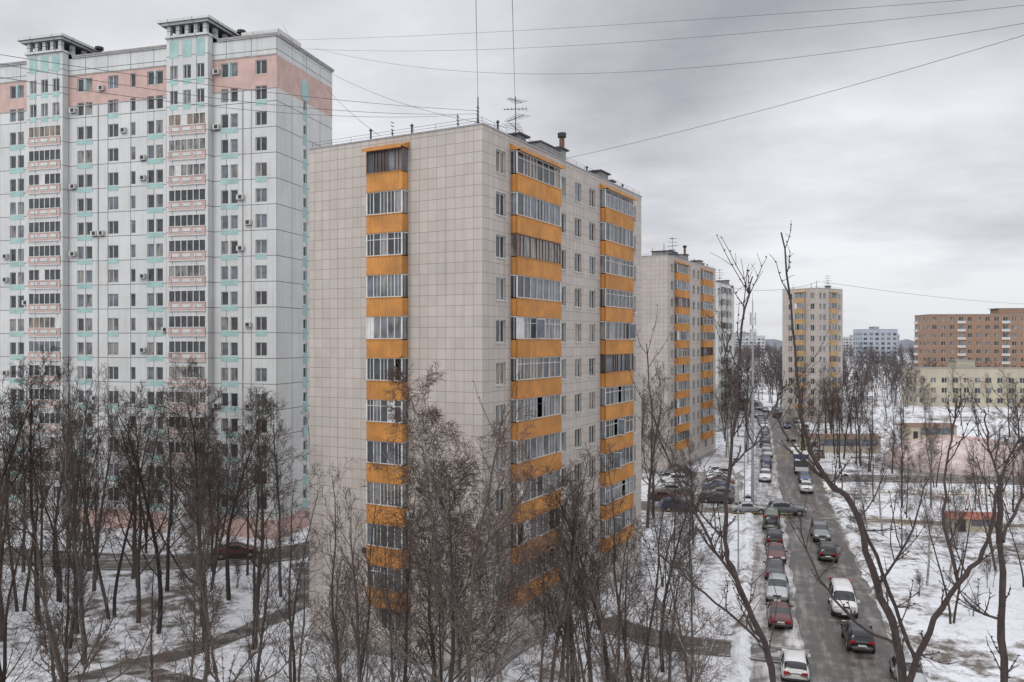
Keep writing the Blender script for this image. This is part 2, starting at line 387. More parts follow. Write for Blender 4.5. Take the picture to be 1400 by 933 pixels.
    mo.box(S,-.06,Lx,.004,.08,0,2.1,m_pink); mo.box(W,-.08,7.9,.004,.08,0,2.08,m_pink); mo.box(W,13.5,27.5,.004,.08,0,2.08,m_pink)
    mr.box(P,.2,Lx-.2,.2,Ly-.2,TZ-.6,TZ-.35,m_tar)
    segs=[(-.15,bays[0][0]-.66),(bays[0][1]+.66,bays[1][0]-.66),(bays[1][1]+.66,bays[2][0]-.66)]
    for (a,b) in segs: mr.box(W,a,b,-.3,.15,TZ,TZ+.35,m_panel); mr.box(W,a,b,.152,.25,TZ+.12,TZ+.32,m_conc)
    mr.box(S,.31,Lx+.1,-.3,.15,TZ,TZ+.33,m_panel); mr.box(S,.31,Lx+.1,.152,.25,TZ+.12,TZ+.32,m_conc)
    mr.box(W,-.05,4.6,-5.,-.32,TZ,TZ+.9,m_panel)
    for u in (4.2,14.,23.4,33.6,43.): mo.box(W,u-.06,u+.06,.003,.06,2.2,48.9,m_conc)
    th=math.atan2(.9632,.2687)
    e=empty('panel_high_rise',(-25.5,88.4,0),th)
    for n,x in (('walls',mw),('window_frames',mf),('window_glass',mg),('balconies_and_panels',mo),('roof_porticos',mr),('air_conditioners',ma)): x.obj(n,e)
p44()
# ------------------------------------------------------------ right-hand far buildings
def simple(name,loc,rot,Lx,Ly,h,fl,mat,cw,ww,wh,stripes=None):
    mw=MB();mf=MB();mg=MB();mr=MB()
    for pt,L in ((S,Lx),(W,Ly)):
        ops=[]; nf=int(h/fl); nc=int(L/cw)
        for k in range(nf):
            for i in range(nc):
                c=(i+.5)*L/nc; z=k*fl+1.2
                if i%5==3 and stripes:
                    mr.box(pt,c-ww*.9,c+ww*.9,.003,.5,z-.9,z+.1,stripes)
                ops.append((c-ww/2,c+ww/2,z,z+wh)); window(mf,mg,pt,c-ww/2,c+ww/2,z,z+wh,panes=2,wall=mat,sill=False)
        facade(mw,pt,0,L,0,h,ops,mat)
    mw.poly([(0,Ly,0),(Lx,Ly,0),(Lx,Ly,h),(0,Ly,h)],mat); mw.poly([(Lx,0,0),(Lx,Ly,0),(Lx,Ly,h),(Lx,0,h)],mat)
    mr.box(P,.1,Lx-.1,.1,Ly-.1,h-.3,h-.1,m_tar)
    mr.box(P,-.15,Lx+.15,-.15,.3,h,h+.3,m_conc); mr.box(P,-.15,.3,.3,Ly,h,h+.297,m_conc)
    mr.box(P,Lx*.35,Lx*.5,2,Ly*.6,h,h+2.4,mat); mr.box(P,Lx*.34,Lx*.51,1.8,Ly*.62,h+2.4,h+2.6,m_conc)
    e=empty(name,loc,rot)
    for n,x in (('walls',mw),('window_frames',mf),('window_glass',mg),('roof',mr)): x.obj(n,e)
R.seed(3)
simple('brick_apartment_block',(160,312,0),math.radians(-4),75,14,31.5,3.1,m_brick,3.2,1.7,1.6,m_frame)
simple('school_building',(133,268,0),math.radians(-6),38,14,12.6,3.3,m_yel,3.2,1.7,1.7)
def far(name,x,y,w,h,d,mat,rot=0):
    simple(name,(x,y,0),rot,w,d,h,4.2,mat,5.,3.2,2.4)
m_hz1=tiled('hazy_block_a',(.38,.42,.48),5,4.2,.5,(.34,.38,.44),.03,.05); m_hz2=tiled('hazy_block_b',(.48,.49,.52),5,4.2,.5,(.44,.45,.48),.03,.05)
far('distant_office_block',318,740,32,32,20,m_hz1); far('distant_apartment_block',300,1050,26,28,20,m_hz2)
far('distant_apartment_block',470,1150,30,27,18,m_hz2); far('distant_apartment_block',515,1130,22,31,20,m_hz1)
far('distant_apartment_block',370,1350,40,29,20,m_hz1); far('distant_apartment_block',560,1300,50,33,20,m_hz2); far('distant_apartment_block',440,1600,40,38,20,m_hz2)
# ------------------------------------------------------------ ground
def snowmat():
    m,nt,b=newmat('snow_ground')
    a=noise(nt,.055,8,.62); c=noise(nt,.9,8,.7); d=noise(nt,.3,6,.65); e=noise(nt,6,5,.7); h_=noise(nt,2.4,6,.7)
    s=mathn(nt,'ADD',mathn(nt,'MULTIPLY',a,.9),mathn(nt,'ADD',mathn(nt,'MULTIPLY',c,.6),mathn(nt,'MULTIPLY',d,.6)))
    f=ramp(nt,s,1.06,1.20)
    snow=mixc(nt,ramp(nt,e,.3,.7),(.64,.655,.69),(.79,.805,.84))
    snow=mixc(nt,mathn(nt,'MULTIPLY',ramp(nt,c,.44,.72),.5),snow,(.41,.39,.385))
    snow=mixc(nt,mathn(nt,'MULTIPLY',ramp(nt,h_,.56,.68),.55),snow,(.22,.19,.17))
    soil=mixc(nt,ramp(nt,e,.35,.65),(.065,.052,.04),(.18,.15,.125))
    col=mixc(nt,f,snow,soil); nt.links.new(col,b.inputs['Base Color']); b.inputs['Roughness'].default_value=.75
    bn=N(nt,'ShaderNodeBump'); bn.inputs['Strength'].default_value=.7; bn.inputs['Distance'].default_value=.3
    nt.links.new(mathn(nt,'ADD',c,mathn(nt,'MULTIPLY',e,.3)),bn.inputs['Height']); nt.links.new(bn.outputs[0],b.inputs['Normal'])
    return m
m_snow=snowmat()
def asph(name,base,slush,lo,hi,ang):
    m,nt,b=newmat(name)
    tc=N(nt,'ShaderNodeTexCoord'); mp=N(nt,'ShaderNodeMapping'); mp.vector_type='TEXTURE'; mp.inputs['Rotation'].default_value=(0,0,ang)
    mp.inputs['Scale'].default_value=(9,1,1); nt.links.new(tc.outputs['Object'],mp.inputs[0])
    f=noise(nt,1.1,7,.65,mp.outputs[0]); g=noise(nt,.8,7,.7)
    s=mathn(nt,'ADD',mathn(nt,'MULTIPLY',f,.6),mathn(nt,'MULTIPLY',g,.4))
    c=mixc(nt,ramp(nt,g,.35,.65),tuple(x*.7 for x in base),tuple(x*1.3 for x in base))
    c=mixc(nt,ramp(nt,s,lo,hi),c,slush); nt.links.new(c,b.inputs['Base Color'])
    nt.links.new(mathn(nt,'ADD',mathn(nt,'MULTIPLY',g,.5),.2),b.inputs['Roughness'])
    return m
RA=math.atan2(.957,.2895)
m_road=asph('wet_asphalt',(.075,.064,.058),(.24,.22,.21),.49,.64,RA)
m_slush=asph('slush',(.15,.13,.12),(.58,.58,.59),.44,.6,RA)
m_path=asph('path_asphalt',(.08,.07,.062),(.45,.44,.44),.50,.64,.2)
g=MB(); n=24
for i in range(n):
    for j in range(n):
        xs=lambda k:-3000+6000*k/n; ys=lambda k:-400+6400*k/n
        g.poly([(xs(i),ys(j),0),(xs(i+1),ys(j),0),(xs(i+1),ys(j+1),0),(xs(i),ys(j+1),0)],m_snow)
g.obj('snowy_ground')
ribs=[]
def smoothline(pts,k=8):
    pts=[Vector((*p,0)) for p in pts]; out=[]
    for i in range(len(pts)-1):
        p0=pts[max(i-1,0)];p1=pts[i];p2=pts[i+1];p3=pts[min(i+2,len(pts)-1)]
        for t in range(k):
            t/=k; out.append(.5*((2*p1)+(p2-p0)*t+(2*p0-5*p1+4*p2-p3)*t*t+(3*p1-p0-3*p2+p3)*t**3))
    out.append(pts[-1]); return out
def ribbon(name,pts,w,z,mat,kerb=True,excl=True,rag=0.):
    L=smoothline(pts); mb=MB(); prev=None; kb=MB()
    for i,p in enumerate(L):
        d=(L[min(i+1,len(L)-1)]-L[max(i-1,0)]).normalized(); nn=Vector((d.y,-d.x,0))
        a=p-nn*(w/2+R.uniform(-rag,rag)); b=p+nn*(w/2+R.uniform(-rag,rag))
        cur=(a,b,nn)
        if prev:
            mb.poly([(prev[0].x,prev[0].y,z),(prev[1].x,prev[1].y,z),(b.x,b.y,z),(a.x,a.y,z)],mat)
            if kerb:
                for q0,q1,s in ((prev[0],a,-1),(prev[1],b,1)):
                    o0=prev[2]*.18*s;o1=nn*.18*s
                    v=[q0,q0+o0,q1+o1,q1]
                    kb.poly([(x.x,x.y,.12) for x in v],m_conc)
                    kb.poly([(q0.x,q0.y,0),(q0.x,q0.y,.12),(q1.x,q1.y,.12),(q1.x,q1.y,0)],m_conc)
        prev=cur
    o=mb.obj(name)
    if kerb: kb.obj('kerb',o)
    if excl: ribs.append((L,w/2+.8))
    return o
D=Vector((.2895,.957,0)); NR=Vector((.957,-.2895,0)); RO=Vector((22.8,55.3,0))
def bend(a): return 0 if a<150 else -((a-150)**2)/520.
def rp(a,l): q=RO+D*a+NR*(l+bend(a)); return (q.x,q.y)
ribbon('road_verge_slush',[rp(a,-1.6) for a in range(-45,361,12)],10.2,.004,m_slush,False,True,.5)
ribbon('asphalt_road',[rp(a,.2) for a in range(-45,361,12)],6.2,.012,m_road,False,False,.3)
ribbon('side_path',[(20.,55.),(16,56.6),(12,57.8),(8.8,60.2),(6.8,63)],2.7,.016,m_path)
ribbon('driveway',[(15.,107),(26,105),(40.,103.5)],6,.008,m_path,False)
ribbon('parking_lot',[(24.5,106),(28,118),(32,134)],11,.0165,m_slush,False,True,.4)
ribbon('driveway',[(45,128.5),(62,127),(85,124),(130,118)],7,.0085,m_path,False)
ribbon('footpath',[(37,99),(55,95.5),(80,93),(110,93)],2.2,.0165,m_path,False,True,.2)
ribbon('driveway',[(-75,86),(-40,79.5),(-30,80),(-22,83),(-17.5,92),(-12,125)],5,.008,m_path,True,True,.1)
ribbon('footpath',[(-20.5,79),(-17.2,69),(-20,60),(-26,53),(-35,46),(-48,40)],2.1,.0168,m_path,False,True,.2)
ribbon('footpath',[(-25,53.5),(-12,47),(0,44),(14,47),(19.5,49)],1.7,.0205,m_path,False,True,.2)
ribbon('footpath',[(46,80),(60,74),(75,60)],1.4,.0168,m_slush,False,True,.25)
def snowbank(off,a0,a1,w,h):
    mb=MB(); prev=None
    a=a0
    while a<=a1:
        hh=h*R.uniform(.25,1.2); ww=w*R.uniform(.7,1.2); row=[]
        for k,(l,zz) in enumerate(((-.5,0.0),(-.28,.6),(-.05,1),(.2,.75),(.5,0.0))):
            q=RO+D*a+NR*(off+l*ww+bend(a)); row.append((q.x,q.y,zz*hh*R.uniform(.7,1.2)))
        if prev:
            for k in range(4): mb.poly([prev[k],prev[k+1],row[k+1],row[k]],m_snow)
        prev=row; a+=.7
    mb.obj('snow_bank',None,True)
snowbank(-7,-40,46,1.3,.5); snowbank(4.1,-40,66,1.2,.45); snowbank(-7.2,56,200,1.5,.5); snowbank(7.4,80,200,1.3,.4)
# ------------------------------------------------------------ trees
m_bark=flat('bark',(.060,.048,.042)); m_bark2=flat('bark_grey',(.098,.086,.077)); m_twig=flat('twigs',(.076,.058,.051))
m_birch=M('birch_bark',(.36,.34,.32),.85,.75,3.); m_btw=flat('birch_twigs',(.12,.087,.076))
m_dtw=flat('hazy_twigs',(.118,.100,.098))  # paler, bluer than near twigs: distance haze put into the colour
def tree(name,seed,h,kind,dens=1.,mk=None,tw=None,twr=.0125,maxlev=4):
    rr=random.Random(seed); mb=MB()
    bark=mk or m_bark; twig=tw or m_twig
    cfg={'linden':dict(a=(26,50),up=.11,l1=.42,t0=.18,n1=18,dro=.03),
         'poplar':dict(a=(16,34),up=.16,l1=.38,t0=.14,n1=20,dro=.06),
         'birch':dict(a=(26,46),up=.09,l1=.38,t0=.18,n1=21,dro=-.12),
         'slim':dict(a=(22,42),up=.11,l1=.28,t0=.30,n1=15,dro=.04),
         'multi':dict(a=(14,36),up=.07,l1=.75,t0=.04,n1=9,dro=.03)}[kind]
    nseg=[11,6,4,2,1]; wob=[.08,.15,.2,.22,.25]
    nch=[cfg['n1'],max(3,int(9*dens)),max(3,int(7*dens)),max(2,int(4*dens)),0]
    def rv(): return Vector((rr.gauss(0,1),rr.gauss(0,1),rr.gauss(0,1)))
    def grow(p,d,L,r,lev):
        if lev==4:
            mb.spike(p,p+(d+Vector((0,0,cfg['dro']*2))).normalized()*L,twr*.75,twig); return
        n=nseg[lev]; pts=[p.copy()]; rad=[r]; ds=[d.copy()]
        up=(.015,cfg['up'],cfg['up']*.6,cfg['dro'])[lev]
        for i in range(n):
            d=(d+rv()*wob[lev]*.6+Vector((0,0,up))).normalized(); p=p+d*(L/n); pts.append(p.copy())
            t=(i+1)/n; rad.append(max(twr*.55,r*(1-t*(.9 if lev else .88)))); ds.append(d.copy())
        mb.tube(pts,rad,6 if lev==0 else 4 if lev==1 else 3,bark if lev<2 else twig)
        if lev>=maxlev: return
        m=nch[lev]
        if lev: m=max(2,int(m*rr.uniform(.7,1.3)*(min(1.,L/(h*.26)) if lev==1 else 1)))
        t0=cfg['t0'] if lev==0 else .15
        for k in range(m):
            t=t0+(1-t0)*((k+rr.random())/m)**(.85); t=min(t,.98)
            i=min(int(t*n),n-1); f=t*n-i; q=pts[i].lerp(pts[i+1],f); dd=ds[min(i+1,n)]
            az=rr.uniform(0,2*math.pi) if lev else k*2.4+rr.uniform(-.5,.5)
            an=math.radians(rr.uniform(*cfg['a'])+(0,0,8,12)[lev])
            a=dd.cross(Vector((.2,.3,.9)));
            if a.length<.1: a=dd.cross(Vector((1,0,0)))
            a.normalize(); b=dd.cross(a)
            nd=(dd*math.cos(an)+(a*math.cos(az)+b*math.sin(az))*math.sin(an)).normalized()
            if lev==0: LL=h*cfg['l1']*(1.05-.75*t)*rr.uniform(.7,1.15)
            else: LL=L*(.52,.52,.52,.6)[lev]*(1.15-.6*t)*rr.uniform(.7,1.25)
            LL=max(LL,.3)
            rc=max(twr,rad[i]*(.5 if lev else .46)*rr.uniform(.7,1.1)) if lev<3 else twr*.8
            grow(q,nd,LL,rc,lev+1)
    if kind=='multi':
        nb=rr.randint(2,4)
        for s in range(nb):
            az=rr.uniform(0,6.28); an=rr.uniform(.03,.2)
            cfg.update(a=(24,46),up=.10,l1=.34,t0=.2,n1=12)
            grow(Vector((math.cos(az)*.2,math.sin(az)*.2,-.1)),Vector((math.cos(az)*an,math.sin(az)*an,1)).normalized(),h*rr.uniform(.8,1.),h*.0075,0)
    else: grow(Vector((0,0,-.1)),Vector((rr.uniform(-.04,.04),rr.uniform(-.04,.04),1)).normalized(),h,h*(.0105 if kind!='slim' else .008),0)
    top=max(v[2] for v in mb.v)
    return mb.mesh(name,True),top
LT=[tree('linden_a',1,16,'linden'),tree('linden_b',2,15,'linden',1.),tree('multi_a',3,15,'multi',.85),tree('multi_b',4,16,'multi',.85,mk=m_bark2),
    tree('poplar_a',5,18,'poplar',.95,mk=m_bark2),tree('slim_a',6,15,'slim',1.),tree('slim_b',7,14,'slim',1.,mk=m_bark2)]
BT=[tree('birch_a',8,18,'birch',1.3,mk=m_birch,tw=m_btw,twr=.012),tree('birch_b',9,16,'birch',1.2,mk=m_birch,tw=m_btw,twr=.012)]
SH=[tree('shrub_a',10,3.4,'multi',.7,twr=.009,maxlev=3),tree('shrub_b',12,2.6,'multi',.7,twr=.009,maxlev=3)]
def inb(x,y,m=1.5):
    for (ox,oy,an,Lx,Ly) in ((-1.86,51.9,ANG,29.9,14.5),(25.2,131,ANG,29.9,14.5),(-25.5,88.4,math.atan2(.9632,.2687),12.5,56),(79.5,212,math.radians(38),12,10.5),(48.5,192,ANG,16,12),(133,268,-.1,38,14),(160,312,-.07,75,14),(57,157,0,14,5),(86,176,0,10,5),(49,92,0,5,3),(64,127,0,22,22),(90,130,0,22,22)):
        dx,dy=x-ox,y-oy; lx=dx*math.cos(an)+dy*math.sin(an); ly=-dx*math.sin(an)+dy*math.cos(an)
        if -m<lx<Lx+m and -m<ly<Ly+m: return True
    return False
def onroad(x,y):
    q=Vector((x,y,0))
    for L,w in ribs:
        for i in range(0,len(L)-1):
            a,b=L[i],L[i+1]; ab=b-a; t=max(0,min(1,(q-a).dot(ab)/max(ab.length_squared,1e-6)))
            if (a+ab*t-q).length<w: return True
    return False
placed=[]
def put(mt,x,y,h,name,col=None):
    o=link(mt[0],name,None,col); o.location=(x,y,0); s=h/mt[1]; o.scale=(s*R.uniform(1.,1.3),s*R.uniform(1.,1.3),s); o.rotation_euler=(R.uniform(-.03,.03),R.uniform(-.03,.03),R.uniform(0,6.28)); return o
def scatter(n,x0,x1,y0,y1,h0,h1,mind=2.2,ids=range(7),cond=None,birch=.12,col=None):
    c=0;tr=0
    while c<n and tr<n*30:
        tr+=1; x=R.uniform(x0,x1); y=R.uniform(y0,y1)
        if cond and not cond(x,y): continue
        if inb(x,y,2.4) or onroad(x,y): continue
        if any((x-a)**2+(y-b)**2<mind*mind for a,b in placed[-400:]): continue
        placed.append((x,y)); c+=1
        if R.random()<birch: put(R.choice(BT),x,y,R.uniform(h0,h1),'birch_tree',col)
        else: put(LT[R.choice(list(ids))],x,y,R.uniform(h0,h1),'bare_tree',col)
R.seed(101)
for (x,y,h,k) in ((-2.2,40,21.0,'b0'),(-3.9,41.,19.0,'b1'),(-.4,39,18.6,'b1'),(-2.9,38,17,0),(-21.5,57,19.5,1),(-18.,57,18.6,0),(-26,60,18.5,1),(-32,60,20.5,4),(-36,62,21.5,0),(-39,60,20.5,1),(15.6,94,19.5,4),(17.2,99,17.5,0),(5.2,44.5,15.4,1),(1.8,43,16.6,3),
                  (7.5,49,15.2,2),(3.5,46.5,15.6,0),(9.8,53,14.,1),(6.2,41,13,0),(-9,45,15.,2),(-12.5,47,14.5,3),(51,142,18,0),(49,138,16,1),(55,146,16,3),(17.5,112,17,4),(18,120,17,0),(21,142,18,1),(14.5,104,16,1)):
    placed.append((x,y))
    if isinstance(k,str): put(BT[int(k[1])],x,y,h,'birch_tree')
    else: put(LT[k],x,y,h,'bare_tree')
scatter(38,-48,-11,54,79,13.5,18.5,2.6,birch=.08)
scatter(16,-36,-6,36,53,10,15,2.8,birch=.08)
scatter(12,-10,10,34,50,9.5,15,2.2,birch=.08)
scatter(9,-18,9,22,33,9,13.5,2.6,ids=(0,1,2,3),birch=.15)
scatter(14,-62,-30,60,84,16,21,2.8)
onleft=lambda a0,a1,l0,l1:(lambda x,y:(l0<(Vector((x,y,0))-RO).dot(NR)-bend((Vector((x,y,0))-RO).dot(D))<l1) and a0<(Vector((x,y,0))-RO).dot(D)<a1)
scatter(5,8,20,62,90,8,12.5,4,ids=(5,6,2),cond=onleft(5,45,-14,-9))
scatter(38,15,100,138,290,14,19,3,cond=onleft(80,240,-24,-7.2))
scatter(19,26,60,56,100,9,13,3.2,ids=(5,6,2,3),cond=onleft(0,48,6,28),birch=.3)
scatter(22,35,120,95,125,9,14.5,3.2,ids=(5,6,2),cond=onleft(40,75,8,60),birch=.25)
scatter(30,40,70,130,250,13,18,3.0,cond=onleft(78,220,7,24),birch=.1)
scatter(34,50,190,142,250,11,16,4.,cond=onleft(78,220,20,110),birch=.15)
for i in range(70):
    for t in range(20):
        x=R.uniform(-40,60); y=R.uniform(34,110)
        if not inb(x,y) and not onroad(x,y): break
    put(R.choice(SH),x,y,R.uniform(1.6,3.6),'bare_shrub')
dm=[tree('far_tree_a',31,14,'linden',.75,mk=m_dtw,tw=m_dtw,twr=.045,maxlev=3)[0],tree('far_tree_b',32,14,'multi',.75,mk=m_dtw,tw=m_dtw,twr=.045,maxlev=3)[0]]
dc=bpy.data.collections.new('distant_trees')
for i in range(1500):
    y=250+1100*R.random()**1.8; x=R.uniform(.1,.75)*y if R.random()<.9 else R.uniform(-.1,.2)*y
    a=(Vector((x,y,0))-RO).dot(D); l=(Vector((x,y,0))-RO).dot(NR)-bend(a)
    if -7<l<7 and a<350: continue
    if inb(x,y,4): continue
    if 95<x<175 and y<265: continue
    s=R.uniform(.7,1.15)*(1 if y<500 else 1.2)
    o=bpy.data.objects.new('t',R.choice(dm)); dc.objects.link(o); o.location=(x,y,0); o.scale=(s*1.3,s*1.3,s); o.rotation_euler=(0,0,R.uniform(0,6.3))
e=empty('distant_trees'); e.instance_type='COLLECTION'; e.instance_collection=dc
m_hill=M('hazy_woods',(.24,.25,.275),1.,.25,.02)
hb=MB()
for (yy,hh) in ((1500,15),(2300,24)):
    x=-600; ph=hh
    while x<2400:
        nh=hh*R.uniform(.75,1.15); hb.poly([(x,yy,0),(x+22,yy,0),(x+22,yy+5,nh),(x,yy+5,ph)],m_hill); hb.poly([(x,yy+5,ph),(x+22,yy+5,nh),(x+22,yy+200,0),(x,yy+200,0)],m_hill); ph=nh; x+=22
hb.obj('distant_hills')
# ------------------------------------------------------------ near pruned trees
m_near=M('near_bark',(.055,.038,.034),.8,.4,14,0,.4); m_near2=M('near_bark_b',(.085,.063,.052),.8,.4,14,0,.4)
def neartree(name,trunk,branches,seed,ntw=14,mat=None,twl=(.25,.9)):
    mat=mat or m_near
    rr=random.Random(seed); mb=MB()
    def sm(pl):
        pts=[Vector(p) for p in pl]; out=[]
        for i in range(len(pts)-1):
            p0=pts[max(i-1,0)];p1=pts[i];p2=pts[i+1];p3=pts[min(i+2,len(pts)-1)]
            for t in range(5):
                t/=5; out.append(.5*((2*p1)+(p2-p0)*t+(2*p0-5*p1+4*p2-p3)*t*t+(3*p1-p0-3*p2+p3)*t**3)+Vector((rr.gauss(0,.010),rr.gauss(0,.02),rr.gauss(0,.008))))
        out.append(pts[-1]); return out
    def do(pl,r0,r1,tw,sides=7):
        L=sm(pl); n=len(L); rad=[(r0+(r1-r0)*i/(n-1))*(1+rr.uniform(-.1,.16)) for i in range(n)]
        mb.tube(L,rad,sides,mat)
        for k in range(int(tw*1.4)):
            i=rr.randrange(int(n*.12),n-1); q=L[i]; d=(L[i+1]-L[i]).normalized()
            s=rr.choice((-1,1)); nd=(d*rr.uniform(.5,1)+Vector((s*rr.uniform(.4,.9),rr.uniform(-.7,.7),rr.uniform(.1,.5)))).normalized()
            l=rr.uniform(*twl)*rr.choice((.4,.7,1,1.1)); pp=[q]; r=min(.011,rad[i]*.6)
            for j in range(4): nd=(nd+Vector((rr.gauss(0,.12),rr.gauss(0,.12),.12+rr.gauss(0,.1)))).normalized(); pp.append(pp[-1]+nd*l/4)
            mb.tube(pp,[r,r*.8,r*.7,r*.6,r*.4],4,mat)
            for j in (1,2,3,4):
                b=pp[j]; e=Vector((rr.gauss(0,1),rr.gauss(0,1),.8)).normalized()*.035; mb.tube([b,b+e*.5,b+e],[r*.9,r*1.3,.002],4,mat)
                if rr.random()<.6:
                    e=(nd+Vector((rr.gauss(0,.6),rr.gauss(0,.6),rr.gauss(0,.4)))).normalized()*l*rr.uniform(.2,.6); mb.tube([b,b+e*.5+Vector((0,0,.01)),b+e],[r*.6,r*.5,.003],3,mat)
    do(trunk,.14,.075,0,9)
    for b in branches: do(b[0],b[1],b[2],b[3])
    mb.obj(name,None,True)
def c(px,py,y=0.): return ((px-700)/100*(11.15+y)/11.15,11.15+y,H+(466.5-py)/100*(11.15+y)/11.15)
neartree('pruned_poplar_tree',[(5.75,11.3,0),(5.6,11.25,8),(5.5,11.2,13.5),c(1238,960)],[
  ([c(1238,960),c(1228,880,.1),c(1200,800,.2),c(1165,690,.2),c(1128,655,.1),c(1098,585),c(1086,480),c(1068,318,-.2)],.060,.010,14),
  ([c(1238,960),c(1262,880,-.3),c(1310,800,-.6),c(1352,740,-.8),c(1366,650,-.9)],.05,.014,9),
  ([c(1165,690,.2),c(1190,740,.5),c(1230,850,.6),c(1255,910,.4)],.02,.03,5),
  ([c(1128,655,.1),c(1085,610,.5),c(1060,560,.7),c(1075,520,.7)],.02,.007,7),
  ([c(1310,800,-.6),c(1290,700,-.3),c(1300,600,0),c(1308,548,.1)],.022,.009,8),
  ([c(1228,880,.1),c(1180,860,.6),c(1120,790,1),c(1090,700,1.2)],.024,.008,8),
  ([c(1200,800,.2),c(1240,740,-.4),c(1265,660,-.6)],.018,.006,6)],5)
neartree('pruned_poplar_tree',[(3.6,11.0,0),(3.55,11.1,8),(3.6,11.15,13.5),c(1062,960)],[
  ([c(1062,960),c(1045,880),c(1010,800,.1),c(992,740,.2),c(998,640,.1),c(1008,540),c(1014,460),c(1029,378,-.1)],.046,.009,16),
  ([c(1010,800,.1),c(970,740,.5),c(925,650,.7),c(893,570,.8),c(884,470,.9)],.022,.007,14),
  ([c(1045,880),c(1020,860,-.5),c(950,800,-.9),c(905,760,-1.2)],.02,.007,9),
  ([c(1008,540),c(990,500,.3),c(1000,455,.3)],.014,.007,5),
  ([c(992,740,.2),c(950,690,-.3),c(915,610,-.5)],.014,.005,8),
  ([c(998,640,.1),c(1035,600,-.3),c(1050,560,-.4)],.013,.006,6)],6)
neartree('pruned_poplar_tree',[(7.4,11.,0),(7.0,11.,9),(6.9,11.15,14),c(1374,960)],[
  ([c(1374,960),c(1371,850),c(1368,740),c(1366,650)],.05,.03,6),
  ([c(1368,740),c(1390,690,.3),c(1420,640,.4),c(1440,560,.4)],.025,.01,8),
  ([c(1366,650),c(1350,600,.1),c(1345,560,.2)],.016,.008,6),([c(1366,650),c(1392,600,-.1),c(1388,555,-.1)],.016,.008,6),
  ([c(1371,850),c(1330,830,.4),c(1300,790,.7)],.02,.006,6)],7)
neartree('young_bare_tree',[(-.5,12,0),(-.5,12,8),(-.6,11.7,13.5),c(642,960)],[
  ([c(642,960),c(640,880),c(650,760),c(672,650),c(690,555)],.034,.006,14),
  ([c(640,880),c(600,820,.5),c(590,740,.7),c(600,660,.8)],.018,.005,12),
  ([c(650,760),c(700,700,-.4),c(735,640,-.6)],.015,.005,10),
  ([c(642,960),c(700,900,.3),c(765,850,.6),c(790,730,.7)],.02,.005,14),
  ([c(642,960),c(560,900,.3),c(520,850,.6),c(505,760,.7)],.02,.005,14)],8,mat=m_near2,twl=(.3,1.))
neartree('young_bare_tree',[(-4.5,12,0),(-4.4,12,9),(-4.3,11.7,13.8),c(300,960)],[
  ([c(300,960),c(290,880),c(275,800),c(262,730)],.024,.005,14),
  ([c(300,960),c(340,900,.5),c(352,830,.7)],.018,.005,10),([c(300,960),c(380,920,.5),c(430,850,.7)],.018,.005,10)],9,mat=m_near2,twl=(.3,.8))
neartree('young_bare_tree',[(-6.3,12,0),(-6.2,12,9),(-6.1,11.7,13.8),c(95,960)],[
  ([c(95,960),c(70,880),c(60,790),c(30,700)],.024,.005,14),
  ([c(95,960),c(130,880,.5),c(150,800,.7)],.018,.005,12),([c(95,960),c(180,910,.5),c(215,830,.7)],.018,.005,10)],19,mat=m_near2,twl=(.3,.8))
neartree('young_bare_tree',[(1.6,12,0),(1.6,12,9),(1.65,11.7,13.8),c(850,970)],[
  ([c(850,970),c(840,900),c(820,830),c(800,790)],.02,.005,12),
  ([c(850,970),c(900,920,.5),c(905,850,.7)],.016,.005,10)],29,mat=m_near2,twl=(.3,.7))
# ------------------------------------------------------------ vehicles
def paint(name,c,met=.2):
    m,nt,b=newmat(name)
    s=noise(nt,1.4,6,.7); tc=N(nt,'ShaderNodeTexCoord'); sp=N(nt,'ShaderNodeSeparateXYZ'); nt.links.new(tc.outputs['Object'],sp.inputs[0])
    low=ramp(nt,sp.outputs[2],.85,.3)
    f=mathn(nt,'MULTIPLY',ramp(nt,mathn(nt,'ADD',mathn(nt,'MULTIPLY',low,.6),mathn(nt,'MULTIPLY',s,.6)),.3,.9),.65)
    nt.links.new(mixc(nt,f,c,(.16,.145,.13)),b.inputs['Base Color']); b.inputs['Roughness'].default_value=.35; b.inputs['Metallic'].default_value=met
    b.inputs['Coat Weight'].default_value=.4
    return m
PA={'white':paint('car_white',(.58,.58,.58),0),'black':paint('car_black',(.015,.015,.017),0),'red':paint('car_red',(.09,.012,.016)),'grey':paint('car_grey',(.16,.17,.18),.4),
    'silver':paint('car_silver',(.34,.35,.36),.4),'blue':paint('car_blue',(.03,.05,.13)),'green':paint('van_green',(.08,.10,.07),0),'dark':paint('car_dark',(.04,.04,.045))}
m_cg,_nt,_b=newmat('car_glass'); _b.inputs['Base Color'].default_value=(.015,.017,.02,1); _b.inputs['Roughness'].default_value=.06
m_tyre=M('tyre',(.018,.018,.018),.9,.3,5); m_hl=M('headlamp',(.7,.7,.68),.15,.1,5); m_tl=M('tail_lamp',(.35,.01,.01),.3,.2,5); m_plate=M('number_plate',(.6,.6,.6),.5,.1,5)
